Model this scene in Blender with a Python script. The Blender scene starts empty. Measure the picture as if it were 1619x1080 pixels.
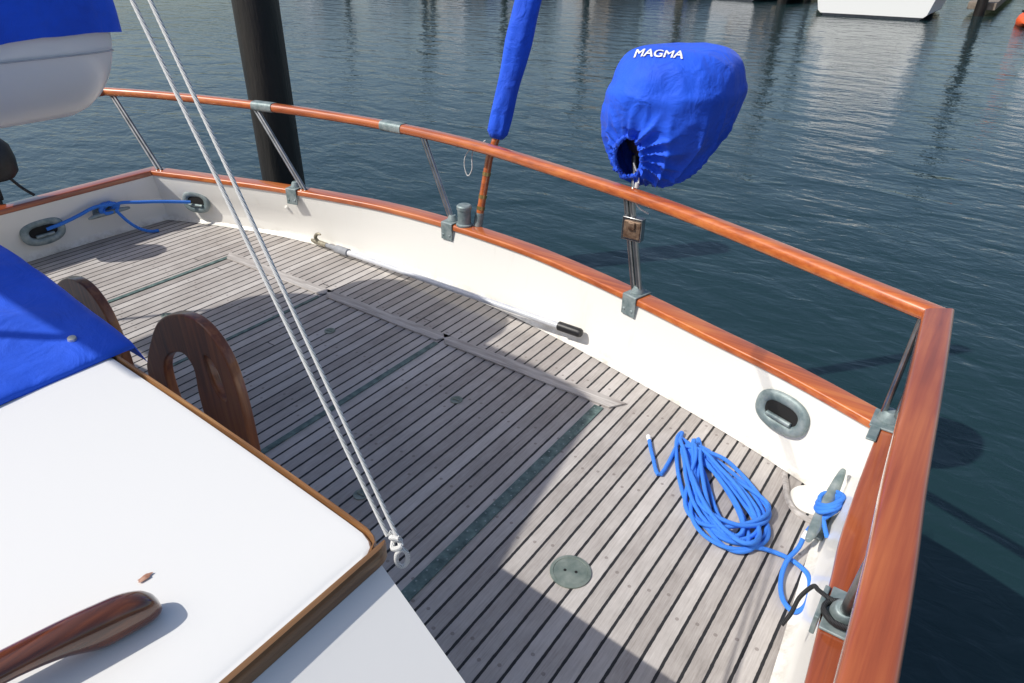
import bpy, bmesh, math, random
from mathutils import Vector, Matrix, noise
from mathutils.bvhtree import BVHTree
random.seed(7)
scene=bpy.context.scene
COL=scene.collection
V=Vector
# ------------------------------------------------------------------ materials
def newmat(name):
    m=bpy.data.materials.new(name);m.use_nodes=True
    nt=m.node_tree
    return m,nt,nt.nodes['Principled BSDF']
def N(nt,t,**k):
    n=nt.nodes.new(t)
    for a,b in k.items(): setattr(n,a,b)
    return n
def link(nt,a,b): nt.links.new(a,b)
def mathn(nt,op,a,b=None,c=None):
    n=N(nt,'ShaderNodeMath',operation=op)
    for i,x in enumerate((a,b,c)):
        if x is None: continue
        if isinstance(x,(int,float)): n.inputs[i].default_value=x
        else: link(nt,x,n.inputs[i])
    return n.outputs[0]
def ramp(nt,fac,stops):
    r=N(nt,'ShaderNodeValToRGB');e=r.color_ramp.elements
    while len(e)<len(stops): e.new(.5)
    for i,(p,c) in enumerate(stops):
        e[i].position=p;e[i].color=(*c,1) if len(c)==3 else c
    link(nt,fac,r.inputs[0]);return r.outputs[0]
def coords(nt,scale=(1,1,1),kind='Object'):
    tc=N(nt,'ShaderNodeTexCoord');mp=N(nt,'ShaderNodeMapping');mp.inputs['Scale'].default_value=scale
    link(nt,tc.outputs[kind],mp.inputs['Vector']);return mp.outputs[0]
def noisen(nt,vec,scale,detail=4,rough=.55,dist=0):
    n=N(nt,'ShaderNodeTexNoise');n.inputs['Scale'].default_value=scale;n.inputs['Detail'].default_value=detail
    n.inputs['Roughness'].default_value=rough;n.inputs['Distortion'].default_value=dist
    if vec is not None: link(nt,vec,n.inputs['Vector'])
    return n.outputs['Fac']
def bump(nt,h,strength,dist,bs):
    b=N(nt,'ShaderNodeBump');b.inputs['Strength'].default_value=strength;b.inputs['Distance'].default_value=dist
    link(nt,h,b.inputs['Height']);link(nt,b.outputs[0],bs.inputs['Normal']);return b
def mixc(nt,fac,a,b):
    mx=N(nt,'ShaderNodeMix',data_type='RGBA')
    for k,x in (('Factor',fac),('A',a),('B',b)):
        if isinstance(x,tuple): mx.inputs[k].default_value=(*x,1)
        elif isinstance(x,(int,float)): mx.inputs[k].default_value=x
        else: link(nt,x,mx.inputs[k])
    return mx.outputs['Result']
def mottled(name,c1,c2,scale=6,rough=.5,metal=0,bumpd=.002,stretch=(1,1,1),coat=0,bscale=None,lo=.35,hi=.65,sheen=0):
    m,nt,bs=newmat(name)
    v=coords(nt,stretch)
    f=noisen(nt,v,scale,6,.6)
    link(nt,ramp(nt,f,[(lo,c1),(hi,c2)]),bs.inputs['Base Color'])
    bs.inputs['Roughness'].default_value=rough;bs.inputs['Metallic'].default_value=metal
    bs.inputs['Coat Weight'].default_value=coat;bs.inputs['Coat Roughness'].default_value=.06
    if bumpd:
        f2=noisen(nt,v,bscale or scale*4,4,.6);bump(nt,f2,.6,bumpd,bs)
    return m
def varnish(name,c1,c2,c3,axis='y',coat=.8,rough=.3):
    m,nt,bs=newmat(name)
    st={'y':(34,1.2,34),'x':(1.2,34,34),'z':(30,30,1.4)}[axis]
    v=coords(nt,st)
    f=noisen(nt,v,1.6,8,.6,.35)
    f0=noisen(nt,coords(nt),2.2,3,.5)
    mix=mathn(nt,'ADD',mathn(nt,'MULTIPLY',f,.6),mathn(nt,'MULTIPLY',f0,.4))
    link(nt,ramp(nt,mix,[(.33,c1),(.5,c2),(.66,c3)]),bs.inputs['Base Color'])
    bs.inputs['Roughness'].default_value=rough
    bs.inputs['Coat Weight'].default_value=coat;bs.inputs['Coat Roughness'].default_value=.07
    bump(nt,noisen(nt,coords(nt),30,3,.6),.12,.0012,bs)
    return m
def white_paint(name,col=(.8,.79,.75),dirt=(.55,.5,.42),rough=.35,amount=.66,low=False):
    m,nt,bs=newmat(name)
    v=coords(nt)
    f=noisen(nt,v,2.2,8,.65);g=noisen(nt,v,26,5,.7)
    s=mathn(nt,'ADD',mathn(nt,'MULTIPLY',f,.6),mathn(nt,'MULTIPLY',g,.4))
    c=ramp(nt,s,[(0,col),(amount-.08,col),(amount+.06,dirt)])
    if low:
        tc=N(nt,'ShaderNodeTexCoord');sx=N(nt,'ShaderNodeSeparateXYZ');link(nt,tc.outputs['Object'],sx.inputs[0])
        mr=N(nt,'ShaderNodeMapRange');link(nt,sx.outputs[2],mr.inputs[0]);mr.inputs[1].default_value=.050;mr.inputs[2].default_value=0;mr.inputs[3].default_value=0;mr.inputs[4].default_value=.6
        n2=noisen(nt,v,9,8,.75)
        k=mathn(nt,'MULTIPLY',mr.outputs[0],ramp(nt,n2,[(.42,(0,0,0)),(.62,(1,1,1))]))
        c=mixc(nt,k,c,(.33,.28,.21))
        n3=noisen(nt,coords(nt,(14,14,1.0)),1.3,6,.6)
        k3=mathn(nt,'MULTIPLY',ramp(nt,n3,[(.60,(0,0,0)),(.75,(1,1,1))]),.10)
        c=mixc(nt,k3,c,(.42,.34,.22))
    link(nt,c,bs.inputs['Base Color'])
    bs.inputs['Roughness'].default_value=rough
    bs.inputs['Coat Weight'].default_value=.25
    bump(nt,noisen(nt,v,60,3,.5),.12,.001,bs)
    return m
def fabric(name,col,dark,str_=.7):
    m,nt,bs=newmat(name)
    v=coords(nt)
    f=noisen(nt,v,5,5,.6)
    link(nt,ramp(nt,f,[(.3,dark),(.62,col)]),bs.inputs['Base Color'])
    bs.inputs['Roughness'].default_value=.75
    bs.inputs['Sheen Weight'].default_value=.08
    w=noisen(nt,v,9,5,.5,1.4);x=noisen(nt,v,320,2,.5)
    h=mathn(nt,'ADD',mathn(nt,'MULTIPLY',w,1.0),mathn(nt,'MULTIPLY',x,.04))
    bump(nt,h,str_,.02,bs)
    return m
def ropemat(name,c1,c2,scale=260):
    m,nt,bs=newmat(name)
    v=coords(nt)
    w=N(nt,'ShaderNodeTexWave',wave_type='BANDS',bands_direction='DIAGONAL');w.inputs['Scale'].default_value=scale/3
    w.inputs['Distortion'].default_value=1.5
    link(nt,v,w.inputs['Vector'])
    link(nt,ramp(nt,w.outputs['Fac'],[(.15,c1),(.6,c2)]),bs.inputs['Base Color'])
    bs.inputs['Roughness'].default_value=.7
    bump(nt,w.outputs['Fac'],.6,.002,bs)
    return m
def deckmat():
    m,nt,bs=newmat('weathered_teak_planks')
    tc=N(nt,'ShaderNodeTexCoord');sx=N(nt,'ShaderNodeSeparateXYZ');link(nt,tc.outputs['Object'],sx.inputs[0])
    x,y=sx.outputs[0],sx.outputs[1]
    p=.055
    xs=mathn(nt,'DIVIDE',mathn(nt,'ADD',x,5.0),p)
    cell=mathn(nt,'FLOOR',xs);fx=mathn(nt,'FRACT',xs)
    dx=mathn(nt,'ABSOLUTE',mathn(nt,'SUBTRACT',fx,.5))
    wn=N(nt,'ShaderNodeTexWhiteNoise',noise_dimensions='1D');link(nt,cell,wn.inputs['W'])
    off=mathn(nt,'MULTIPLY',wn.outputs['Value'],16.0)
    ys=mathn(nt,'DIVIDE',mathn(nt,'ADD',mathn(nt,'ADD',y,off),10),16.0)
    ycell=mathn(nt,'FLOOR',ys);fy=mathn(nt,'FRACT',ys)
    dy=mathn(nt,'ABSOLUTE',mathn(nt,'SUBTRACT',fy,.5))
    nv=N(nt,'ShaderNodeTexNoise');nv.inputs['Scale'].default_value=40;link(nt,tc.outputs['Object'],nv.inputs['Vector'])
    wob=mathn(nt,'MULTIPLY',mathn(nt,'SUBTRACT',nv.outputs['Fac'],.5),.06)
    seam=mathn(nt,'GREATER_THAN',mathn(nt,'ADD',dx,wob),.418)
    butt=mathn(nt,'GREATER_THAN',dy,.49985)
    cau=mathn(nt,'MAXIMUM',seam,butt)
    cv=N(nt,'ShaderNodeCombineXYZ');link(nt,cell,cv.inputs[0]);link(nt,ycell,cv.inputs[1])
    wn2=N(nt,'ShaderNodeTexWhiteNoise',noise_dimensions='2D');link(nt,cv.outputs[0],wn2.inputs['Vector'])
    cg=N(nt,'ShaderNodeCombineXYZ');link(nt,mathn(nt,'MULTIPLY',x,150),cg.inputs[0])
    link(nt,mathn(nt,'ADD',mathn(nt,'MULTIPLY',y,7),mathn(nt,'MULTIPLY',wn2.outputs['Value'],40)),cg.inputs[1])
    g=N(nt,'ShaderNodeTexNoise');g.inputs['Scale'].default_value=1.4;g.inputs['Detail'].default_value=8;g.inputs['Roughness'].default_value=.7;link(nt,cg.outputs[0],g.inputs['Vector'])
    blot=N(nt,'ShaderNodeTexNoise');blot.inputs['Scale'].default_value=3.6;blot.inputs['Detail'].default_value=8;blot.inputs['Roughness'].default_value=.7;link(nt,tc.outputs['Object'],blot.inputs['Vector'])
    f=mathn(nt,'ADD',mathn(nt,'ADD',mathn(nt,'MULTIPLY',g.outputs['Fac'],.42),mathn(nt,'MULTIPLY',wn2.outputs['Value'],.18)),mathn(nt,'MULTIPLY',blot.outputs['Fac'],.40))
    wood=ramp(nt,f,[(.25,(.17,.15,.136)),(.46,(.385,.352,.328)),(.70,(.62,.585,.555))])
    py=mathn(nt,'FRACT',mathn(nt,'DIVIDE',mathn(nt,'ADD',y,mathn(nt,'MULTIPLY',wn.outputs['Value'],.12)),.42))
    pdy=mathn(nt,'MULTIPLY',mathn(nt,'SUBTRACT',py,.5),.42);pdx=mathn(nt,'MULTIPLY',mathn(nt,'SUBTRACT',fx,.5),p)
    r2=mathn(nt,'ADD',mathn(nt,'MULTIPLY',pdy,pdy),mathn(nt,'MULTIPLY',pdx,pdx))
    plug=mathn(nt,'LESS_THAN',r2,.0058**2)
    c1=mixc(nt,mathn(nt,'MULTIPLY',plug,.5),wood,(.12,.09,.08))
    link(nt,mixc(nt,cau,c1,(.016,.016,.018)),bs.inputs['Base Color'])
    bs.inputs['Roughness'].default_value=.7
    h=mathn(nt,'ADD',mathn(nt,'MULTIPLY',mathn(nt,'SUBTRACT',1,cau),1.0),mathn(nt,'MULTIPLY',g.outputs['Fac'],.4))
    bump(nt,h,.6,.0025,bs)
    return m
def watermat():
    m,nt,bs=newmat('harbour_water')
    bs.inputs['Base Color'].default_value=(.010,.030,.034,1)
    bs.inputs['Roughness'].default_value=.07;bs.inputs['IOR'].default_value=1.45
    a=noisen(nt,coords(nt,(1,1.6,1)),1.1,2,.45,.5)
    b=noisen(nt,coords(nt,(1,1.7,1)),5.0,3,.5,.6)
    c=noisen(nt,coords(nt,(1,1,1)),.12,2,.5)
    h=mathn(nt,'ADD',mathn(nt,'MULTIPLY',a,1.0),mathn(nt,'MULTIPLY',b,mathn(nt,'MULTIPLY',c,.55)))
    bump(nt,h,1.0,.038,bs)
    return m
M={}
M['deck']=deckmat();M['water']=watermat()
M['bulwark']=white_paint('cream_gelcoat',(.84,.82,.765),(.66,.61,.53),.35,.73,True)
M['white']=white_paint('white_gelcoat',(.84,.82,.76),(.60,.54,.44),.35,.71)
M['roof']=white_paint('white_roof_gelcoat',(.82,.81,.785),(.68,.65,.58),.4,.72)
M['boatwhite']=white_paint('white_boat_paint',(.88,.88,.86),(.76,.76,.73),.3,.76)
M['farwhite']=white_paint('faded_white_paint',(.55,.56,.58),(.4,.4,.4),.4,.7)
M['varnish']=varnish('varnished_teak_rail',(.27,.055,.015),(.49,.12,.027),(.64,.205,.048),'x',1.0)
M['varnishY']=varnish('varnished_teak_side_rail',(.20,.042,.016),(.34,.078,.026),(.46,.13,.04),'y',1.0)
M['darkwood']=varnish('dark_varnished_wood',(.07,.017,.005),(.23,.065,.018),(.38,.14,.04),'z',.6,.35)
M['trimwood']=varnish('worn_teak_trim',(.09,.04,.015),(.28,.13,.045),(.45,.26,.10),'x',.3,.45)
M['trimwoodY']=varnish('worn_teak_side_trim',(.06,.028,.013),(.20,.10,.038),(.38,.22,.09),'y',.3,.45)
M['handle']=varnish('rosewood_handle',(.02,.006,.003),(.11,.030,.010),(.26,.08,.027),'y',1.0,.22)
M['greywood']=mottled('grey_teak_board',(.30,.27,.25),(.55,.52,.49),2.0,.75,0,.002,(3,40,40))
M['bronze']=mottled('patinated_bronze',(.16,.21,.18),(.32,.36,.31),18,.5,.45,.001)
M['green']=mottled('verdigris_strip',(.06,.10,.095),(.17,.25,.23),25,.6,.3,.001)
M['steel']=mottled('stainless_tube',(.22,.23,.23),(.42,.42,.42),10,.28,.95,0)
M['galv']=mottled('galvanised_casting',(.15,.21,.215),(.33,.38,.38),22,.55,.35,.0015)
M['black']=mottled('black_rubber',(.008,.008,.009),(.02,.02,.022),30,.45,0,.001)
M['dark']=mottled('hole_shade',(.006,.006,.006),(.012,.012,.012),10,.9,0,0)  # near-black colour stands in for the shade inside holes
M['alu']=mottled('pale_painted_tube',(.56,.58,.62),(.70,.71,.73),12,.3,.15,0)
M['grey']=mottled('grey_plastic',(.22,.23,.25),(.32,.33,.35),20,.5,0,0)
M['palegrey']=mottled('pale_grey_plastic',(.42,.43,.45),(.52,.53,.55),20,.5,0,0)
M['brass']=mottled('brass',(.35,.24,.08),(.5,.37,.15),20,.35,.8,0)
M['snap']=mottled('nickel_snap',(.5,.48,.42),(.7,.68,.62),20,.3,.6,0)
M['pile']=mottled('tarred_piling',(.004,.004,.004),(.016,.013,.011),3,.5,0,.01,(4,4,.6))
M['blue']=fabric('royal_blue_canvas',(.006,.10,.80),(.004,.07,.60))
M['bluesoft']=fabric('smooth_blue_canvas',(.006,.10,.78),(.004,.08,.62),.35)
M['bluerope']=ropemat('blue_braided_rope',(.012,.10,.55),(.07,.33,1.0),300)
M['whiterope']=ropemat('white_braided_rope',(.45,.45,.43),(.85,.85,.83),500)
M['cord']=ropemat('black_cord',(.006,.006,.007),(.03,.03,.032))
M['whitetext']=mottled('white_print',(.8,.8,.8),(.88,.88,.88),10,.6,0,0)
M['glass']=mottled('dark_window',(.01,.015,.02),(.02,.03,.035),4,.08,0,0)
M['dockwood']=mottled('dock_planks',(.16,.13,.10),(.32,.27,.22),3,.8,0,.004,(1,12,1))
M['orange']=mottled('orange_plastic',(.75,.09,.02),(.85,.14,.03),8,.4,0,0)
M['navy']=mottled('navy_canvas',(.01,.03,.16),(.02,.05,.25),6,.8,0,.003)
M['stripe']=mottled('dark_boot_stripe',(.015,.02,.03),(.03,.035,.045),6,.6,0,0)
M['tan']=mottled('tan_canvas',(.25,.18,.12),(.35,.27,.18),6,.8,0,.003)
M['stain']=mottled('rust_stain',(.25,.10,.06),(.5,.3,.22),60,.8,0,0)
M['foliage']=mottled('hill_foliage',(.025,.045,.018),(.08,.11,.05),.4,.9,0,.2)
# ------------------------------------------------------------------ mesh helpers
class MB:
    def __init__(s): s.v=[];s.f=[]
    def add(s,vs,fs):
        o=len(s.v);s.v+= [V(p) for p in vs];s.f+=[tuple(i+o for i in f) for f in fs]
    def grid(s,rows,cu=False,cv=False,cap0=False,cap1=False):
        n=len(rows);k=len(rows[0]);vs=[p for r in rows for p in r];fs=[]
        for i in range(n if cu else n-1):
            for j in range(k if cv else k-1):
                a=i*k+j;b=i*k+(j+1)%k;c=((i+1)%n)*k+(j+1)%k;d=((i+1)%n)*k+j
                fs.append((a,b,c,d))
        if cap0: fs.append(tuple(range(k))[::-1])
        if cap1: fs.append(tuple((n-1)*k+j for j in range(k)))
        s.add(vs,fs)
    def box(s,c,size,rot=None):
        c=V(c);h=V(size)/2;R=rot or Matrix.Identity(3)
        vs=[c+R@V((x*h.x,y*h.y,z*h.z)) for x in(-1,1) for y in(-1,1) for z in(-1,1)]
        s.add(vs,[(0,1,3,2),(4,6,7,5),(0,4,5,1),(2,3,7,6),(0,2,6,4),(1,5,7,3)])
    def tube(s,pts,r,seg=12,closed=False,caps=True):
        pts=[V(p) for p in pts];n=len(pts)
        rr=r if isinstance(r,(list,tuple)) else [r]*n
        T=[]
        for i in range(n):
            a=pts[(i-1)%n] if (closed or i>0) else pts[i];b=pts[(i+1)%n] if (closed or i<n-1) else pts[i]
            T.append((b-a).normalized())
        u=T[0].orthogonal().normalized();rows=[]
        for i in range(n):
            u=(u-T[i]*u.dot(T[i]));u=u.normalized() if u.length>1e-6 else T[i].orthogonal().normalized()
            w=T[i].cross(u)
            rows.append([pts[i]+(u*math.cos(2*math.pi*j/seg)+w*math.sin(2*math.pi*j/seg))*rr[i] for j in range(seg)])
        s.grid(rows,closed,True,caps and not closed,caps and not closed)
    def lathe(s,base,axis,prof,seg=32):
        base=V(base);axis=V(axis).normalized();u=axis.orthogonal().normalized();w=axis.cross(u)
        rows=[[base+axis*z+(u*math.cos(2*math.pi*j/seg)+w*math.sin(2*math.pi*j/seg))*r for j in range(seg)] for r,z in prof]
        s.grid(rows,False,True,prof[0][0]>1e-4,prof[-1][0]>1e-4)
def cat(pts,n=8,closed=False):
    pts=[V(p) for p in pts];out=[];m=len(pts)
    for i in range(m if closed else m-1):
        p0=pts[(i-1)%m] if (closed or i>0) else pts[0]*2-pts[1]
        p1=pts[i];p2=pts[(i+1)%m];p3=pts[(i+2)%m] if (closed or i+2<m) else pts[-1]*2-pts[-2]
        for k in range(n):
            t=k/n
            out.append(.5*((2*p1)+(p2-p0)*t+(2*p0-5*p1+4*p2-p3)*t*t+(3*p1-p0-3*p2+p3)*t**3))
    if not closed: out.append(pts[-1])
    return out
PW={}
def tag(o,label=None,category=None,kind=None,group=None):
    if label:o['label']=label
    if category:o['category']=category
    if kind:o['kind']=kind
    if group:o['group']=group
def obj(name,mb,mat,parent=None,label=None,category=None,bevel=0,smooth=True,center=True,kind=None,group=None,weld=False,angle=40):
    me=bpy.data.meshes.new(name)
    vs=mb.v
    c=V((0,0,0))
    if center and vs:
        lo=V((min(p.x for p in vs),min(p.y for p in vs),min(p.z for p in vs)));hi=V((max(p.x for p in vs),max(p.y for p in vs),max(p.z for p in vs)))
        c=V(((lo.x+hi.x)/2,(lo.y+hi.y)/2,lo.z))
    me.from_pydata([tuple(p-c) for p in vs],[],mb.f)
    bm=bmesh.new();bm.from_mesh(me)
    if weld: bmesh.ops.remove_doubles(bm,verts=bm.verts,dist=1e-4)
    bmesh.ops.recalc_face_normals(bm,faces=bm.faces);bm.to_mesh(me);bm.free()
    me.materials.append(mat)
    o=bpy.data.objects.new(name,me);COL.objects.link(o);o.location=c
    if smooth:
        for p in me.polygons:p.use_smooth=True
        try: me.set_sharp_from_angle(angle=math.radians(angle))
        except Exception: pass
    if bevel:
        b=o.modifiers.new('bevel','BEVEL');b.width=bevel;b.segments=3;b.limit_method='ANGLE';b.angle_limit=math.radians(35)
    if parent is not None:
        o.parent=parent;o.matrix_parent_inverse=Matrix.Translation(-PW[parent.name])
    PW[o.name]=c.copy()
    tag(o,label,category,kind,group)
    return o
def empty(name,loc,label=None,category=None,parent=None,group=None):
    o=bpy.data.objects.new(name,None);COL.objects.link(o);o.location=loc;o.empty_display_size=.1
    PW[o.name]=V(loc)
    if parent is not None:
        o.parent=parent;o.matrix_parent_inverse=Matrix.Translation(-PW[parent.name])
    tag(o,label,category,None,group);return o
def curve_plate(name,outlines,depth,mat,xform,parent=None,bevel=.004,**k):
    cu=bpy.data.curves.new(name,'CURVE');cu.dimensions='2D';cu.fill_mode='BOTH';cu.extrude=depth/2-bevel;cu.bevel_depth=bevel;cu.bevel_resolution=4
    for ol in outlines:
        sp=cu.splines.new('POLY');sp.points.add(len(ol)-1)
        for i,p in enumerate(ol): sp.points[i].co=(p[0],p[1],0,1)
        sp.use_cyclic_u=True
    tmp=bpy.data.objects.new('tmp',cu);COL.objects.link(tmp);bpy.context.view_layer.update()
    me=bpy.data.meshes.new_from_object(tmp.evaluated_get(bpy.context.evaluated_depsgraph_get()))
    bpy.data.objects.remove(tmp)
    mb=MB();mb.v=[xform@v.co for v in me.vertices];mb.f=[tuple(p.vertices) for p in me.polygons]
    return obj(name,mb,mat,parent,**k)

# ------------------------------------------------------------------ camera
H=1.7
cam=bpy.data.cameras.new('camera');cam.sensor_width=36;cam.lens=36*1100/1619;cam.clip_end=4000;cam.clip_start=.05
co=bpy.data.objects.new('camera',cam);COL.objects.link(co)
r_=V((.8187,.574,.0124)).normalized();u_=V((-.300,.409,.8616));u_=(u_-r_*u_.dot(r_)).normalized();b_=r_.cross(u_)
co.matrix_world=Matrix(((r_.x,u_.x,b_.x,0),(r_.y,u_.y,b_.y,0),(r_.z,u_.z,b_.z,H),(0,0,0,1)))
scene.camera=co
# ------------------------------------------------------------------ light
SD=V((.6,.74,-1)).normalized()
sun=bpy.data.lights.new('sun','SUN');sun.energy=4.1;sun.angle=math.radians(.5);sun.color=(1,.96,.885)
so=bpy.data.objects.new('sun',sun);COL.objects.link(so);so.rotation_euler=SD.to_track_quat('-Z','Y').to_euler();so.location=(-6,-7,10)
w=bpy.data.worlds.new('World');scene.world=w;w.use_nodes=True
sk=w.node_tree.nodes.new('ShaderNodeTexSky');sk.sky_type='NISHITA';sk.sun_disc=False
sk.sun_elevation=math.asin(-SD.z);sk.sun_rotation=math.atan2(-SD.x,-SD.y);sk.dust_density=2.0
bg=w.node_tree.nodes['Background'];w.node_tree.links.new(sk.outputs[0],bg.inputs[0]);bg.inputs[1].default_value=.13
scene.view_settings.view_transform='Standard';scene.view_settings.look='None';scene.view_settings.exposure=0

# ------------------------------------------------------------------ water and shore
mb=MB();S=2500;mb.add([(-S,-S,-1),(S,-S,-1),(S,S,-1),(-S,S,-1)],[(0,1,2,3)])
obj('water',mb,M['water'],center=False,kind='structure',smooth=False)
mb=MB();rows=[]
for i in range(90):
    x=-420+i*9
    hgt=9+8*noise.noise(V((x*.012,3,0)))+4*noise.noise(V((x*.06,7,0)))
    rows.append([V((x,210+20*math.sin(i*.1),-1.2)),V((x,216+20*math.sin(i*.1),2)),V((x,230,hgt*.7)),V((x,270,hgt)),V((x,340,hgt+4))])
mb.grid(rows);obj('hill',mb,M['foliage'],center=False,kind='structure')

# ------------------------------------------------------------------ the yacht
yacht=empty('motor_yacht',(-2.27,1.0,0),'cream aft cockpit of a motor yacht with weathered teak deck','boat')
pairs_p=[((-4.48,-1.5),(-4.44,-1.5)),((-4.48,0.5),(-4.44,.5)),((-4.48,1.42),(-4.45,1.42)),((-4.48,1.85),(-4.46,1.85)),((-4.47,2.35),(-4.47,2.325))]
pairs_t=[((-4.47,2.35),(-4.47,2.325)),((-4.18,2.46),(-4.05,2.455)),((-3.69,2.60),(-3.6,2.58)),((-3.30,2.66),(-3.15,2.68)),((-2.83,2.69),(-2.75,2.74)),((-2.31,2.67),(-2.30,2.75)),((-1.85,2.63),(-1.80,2.71)),((-1.42,2.55),(-1.42,2.635)),((-1.04,2.46),(-1.06,2.54)),((-.70,2.37),(-.70,2.43)),((-.41,2.28),(-.37,2.33)),((-.09,2.16),(.0,2.185))]
pairs_s=[((-.09,2.16),(.0,2.185)),((-.08,1.91),(.002,1.90)),((-.06,1.62),(.01,1.6)),((-.04,1.35),(.03,1.35)),((0,.6),(.07,.6)),((.02,-1.5),(.1,-1.5))]
def chain(idx):
    out=[]
    for k,pp in enumerate((pairs_p,pairs_t,pairs_s)):
        c=cat([(p[idx][0],p[idx][1],0) for p in pp],8)
        if k>0: c=c[1:]
        out+=c
    return out
BASE=chain(0);CAP=chain(1)
def normals(path):
    ns=[]
    for i in range(len(path)):
        a=path[i]-path[i-1] if i>0 else path[1]-path[0]
        b=path[i+1]-path[i] if i<len(path)-1 else path[i]-path[i-1]
        a=a.normalized();b=b.normalized();t=(a+b).normalized()
        n=V((-t.y,t.x,0));sc=1/max(.5,t.dot(a));ns.append(n*sc)
    return ns
NB=normals(BASE);NC=normals(CAP)
def Z(p,z): return V((p.x,p.y,z))
rows=[]
for b,c,nb,nc in zip(BASE,CAP,NB,NC):
    rows.append([Z(b-nb*.035,.003),Z(b-nb*.018,.008),Z(b-nb*.006,.022),Z(b,.045),Z(b.lerp(c-nc*.036,.5),.18),Z(c-nc*.036,.305),Z(c-nc*.036,.3125),Z(c+nc*.036,.3125),Z(c+nc*.034,.0),Z(c+nc*.0,-.5),Z(c-nc*.08,-1.3)])
mb=MB();mb.grid(rows);obj('bulwark',mb,M['bulwark'],yacht,center=False,angle=50)
def boards(path,nrm,prof):
    return [[p+n*o+V((0,0,z)) for o,z in prof] for p,n in zip(path,nrm)]
def rrect(w,z0,z1,r=.012,k=4):
    out=[]
    for cx,cz,a0 in((w/2-r,z1-r,0),(-w/2+r,z1-r,90),(-w/2+r,z0+r,180),(w/2-r,z0+r,270)):
        for i in range(k+1):
            a=math.radians(a0+90*i/k);out.append((cx+r*math.cos(a),cz+r*math.sin(a)))
    return out
i1=(len(pairs_p)-1)*8; i2=i1+(len(pairs_t)-1)*8
for nm,a,b,mt in(('cap_rail',0,i1,M['varnishY']),('cap_rail',i1,i2,M['varnish']),('cap_rail',i2,len(CAP)-1,M['varnishY'])):
    mb=MB();mb.grid(boards(CAP[a:b+1],NC[a:b+1],rrect(.092,.313,.347,.010)),False,True,True,True)
    obj(nm,mb,mt,yacht,center=False)
inner=[b-n*.030 for b,n in zip(BASE,NB)]
mb=MB();mb.add([Z(p,0) for p in inner],[tuple(range(len(inner)))])
obj('deck',mb,M['deck'],yacht,center=False,smooth=False)
# handrail
RT=[(-4.87,2.35),(-4.45,2.51),(-3.78,2.68),(-3.21,2.77),(-2.65,2.80),(-2.11,2.76),(-1.53,2.64),(-1.09,2.535),(-.77,2.43),(-.47,2.315),(-.19,2.20),(0.0,2.125)]
RS=[(0.0,2.125),(.025,1.7),(.045,1.30),(.070,.89),(.1,0),(.12,-1.5)]
RP=[(-4.93,-1.5),(-4.93,.4),(-4.91,1.4),(-4.87,2.35)]
segs=[cat([(x,y,0) for x,y in s],8) for s in(RP,RT,RS)]
full=segs[0]+segs[1][1:]+segs[2][1:];NR=normals(full)
j1=len(segs[0])-1;j2=j1+len(segs[1])-1
for a,b,wd,mt in((0,j1,.066,M['varnishY']),(j1,j2,.064,M['varnish']),(j2,len(full)-1,.078,M['varnishY'])):
    rows=boards(full[a:b+1],NR[a:b+1],rrect(wd,.752,.80,.020 if mt is M['varnish'] else .014,5))
    mb=MB();mb.grid(rows,False,True,True,True);obj('hand_rail',mb,mt,yacht,center=False)
def railpt(x):
    for p,q in zip(segs[1][:-1],segs[1][1:]):
        if p.x<=x<=q.x:
            t=(x-p.x)/(q.x-p.x);return p.lerp(q,t),(q-p).normalized()
def cappt(x):
    P=CAP[i1:i2+1]
    for p,q in zip(P[:-1],P[1:]):
        if p.x<=x<=q.x:
            t=(x-p.x)/(q.x-p.x);return p.lerp(q,t),(q-p).normalized()
for x in(-3.70,-2.74):
    p,t=railpt(x);n=V((-t.y,t.x,0));mb=MB();L=.075
    pr=rrect(.070,.749,.803,.02,5)
    mb.grid([[p+t*s+n*o+V((0,0,z)) for o,z in pr] for s in(-L,L)],False,True,True,True)
    obj('rail_sleeve',mb,M['galv'],yacht)
def stanchion(tubes,r=.0125):
    mb=MB()
    for a,b in tubes: mb.tube([a,b],r,14)
    return obj('stanchion',mb,M['steel'],yacht)
stanchion([((-4.83,2.365,.755),(-4.42,2.335,.345)),((-4.80,2.37,.755),(-4.39,2.345,.345))],.010)
stanchion([((-3.78,2.68,.755),(-3.37,2.63,.345)),((-3.75,2.68,.755),(-3.34,2.63,.345))],.010)
stanchion([((-2.53,2.795,.755),(-2.31,2.75,.345)),((-2.505,2.79,.755),(-2.285,2.745,.345))],.010)
stanchion([((-1.205,2.565,.755),(-1.115,2.55,.345)),((-1.175,2.56,.755),(-1.085,2.545,.345))],.0125)
stanchion([((-.035,2.13,.755),(-.05,2.20,.345)),((.0,2.11,.755),(-.01,2.19,.345))],.010)
stanchion([((.045,1.16,.755),(.03,1.31,.345))],.015)
for x in(-3.42,-2.30,-1.10):
    p,t=cappt(x);n=V((-t.y,t.x,0));R=Matrix((t,n,V((0,0,1)))).transposed()
    mb=MB();mb.box(p+V((0,0,.3515)),(.075,.10,.007),R);mb.box(p-n*.0505+V((0,0,.306)),(.075,.007,.095),R)
    mb.lathe(p+V((0,0,.355)),(0,0,1),[(.03,0),(.026,.012),(.018,.03)],20)
    for dx in(-.022,.022):
        mb.lathe(p-n*.054+t*dx+V((0,0,.285)),-n,[(.008,0),(.006,.003),(0,.004)],10)
    obj('stanchion_bracket',mb,M['galv'],yacht,bevel=.002)
mb=MB();mb.box((-.02,2.185,.352),(.11,.11,.008));mb.box((-.055,2.105,.352),(.03,.11,.007));mb.lathe((-.03,2.195,.355),(0,0,1),[(.035,0),(.03,.02),(.02,.035)],20)
obj('corner_casting',mb,M['galv'],yacht,bevel=.003)
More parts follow.
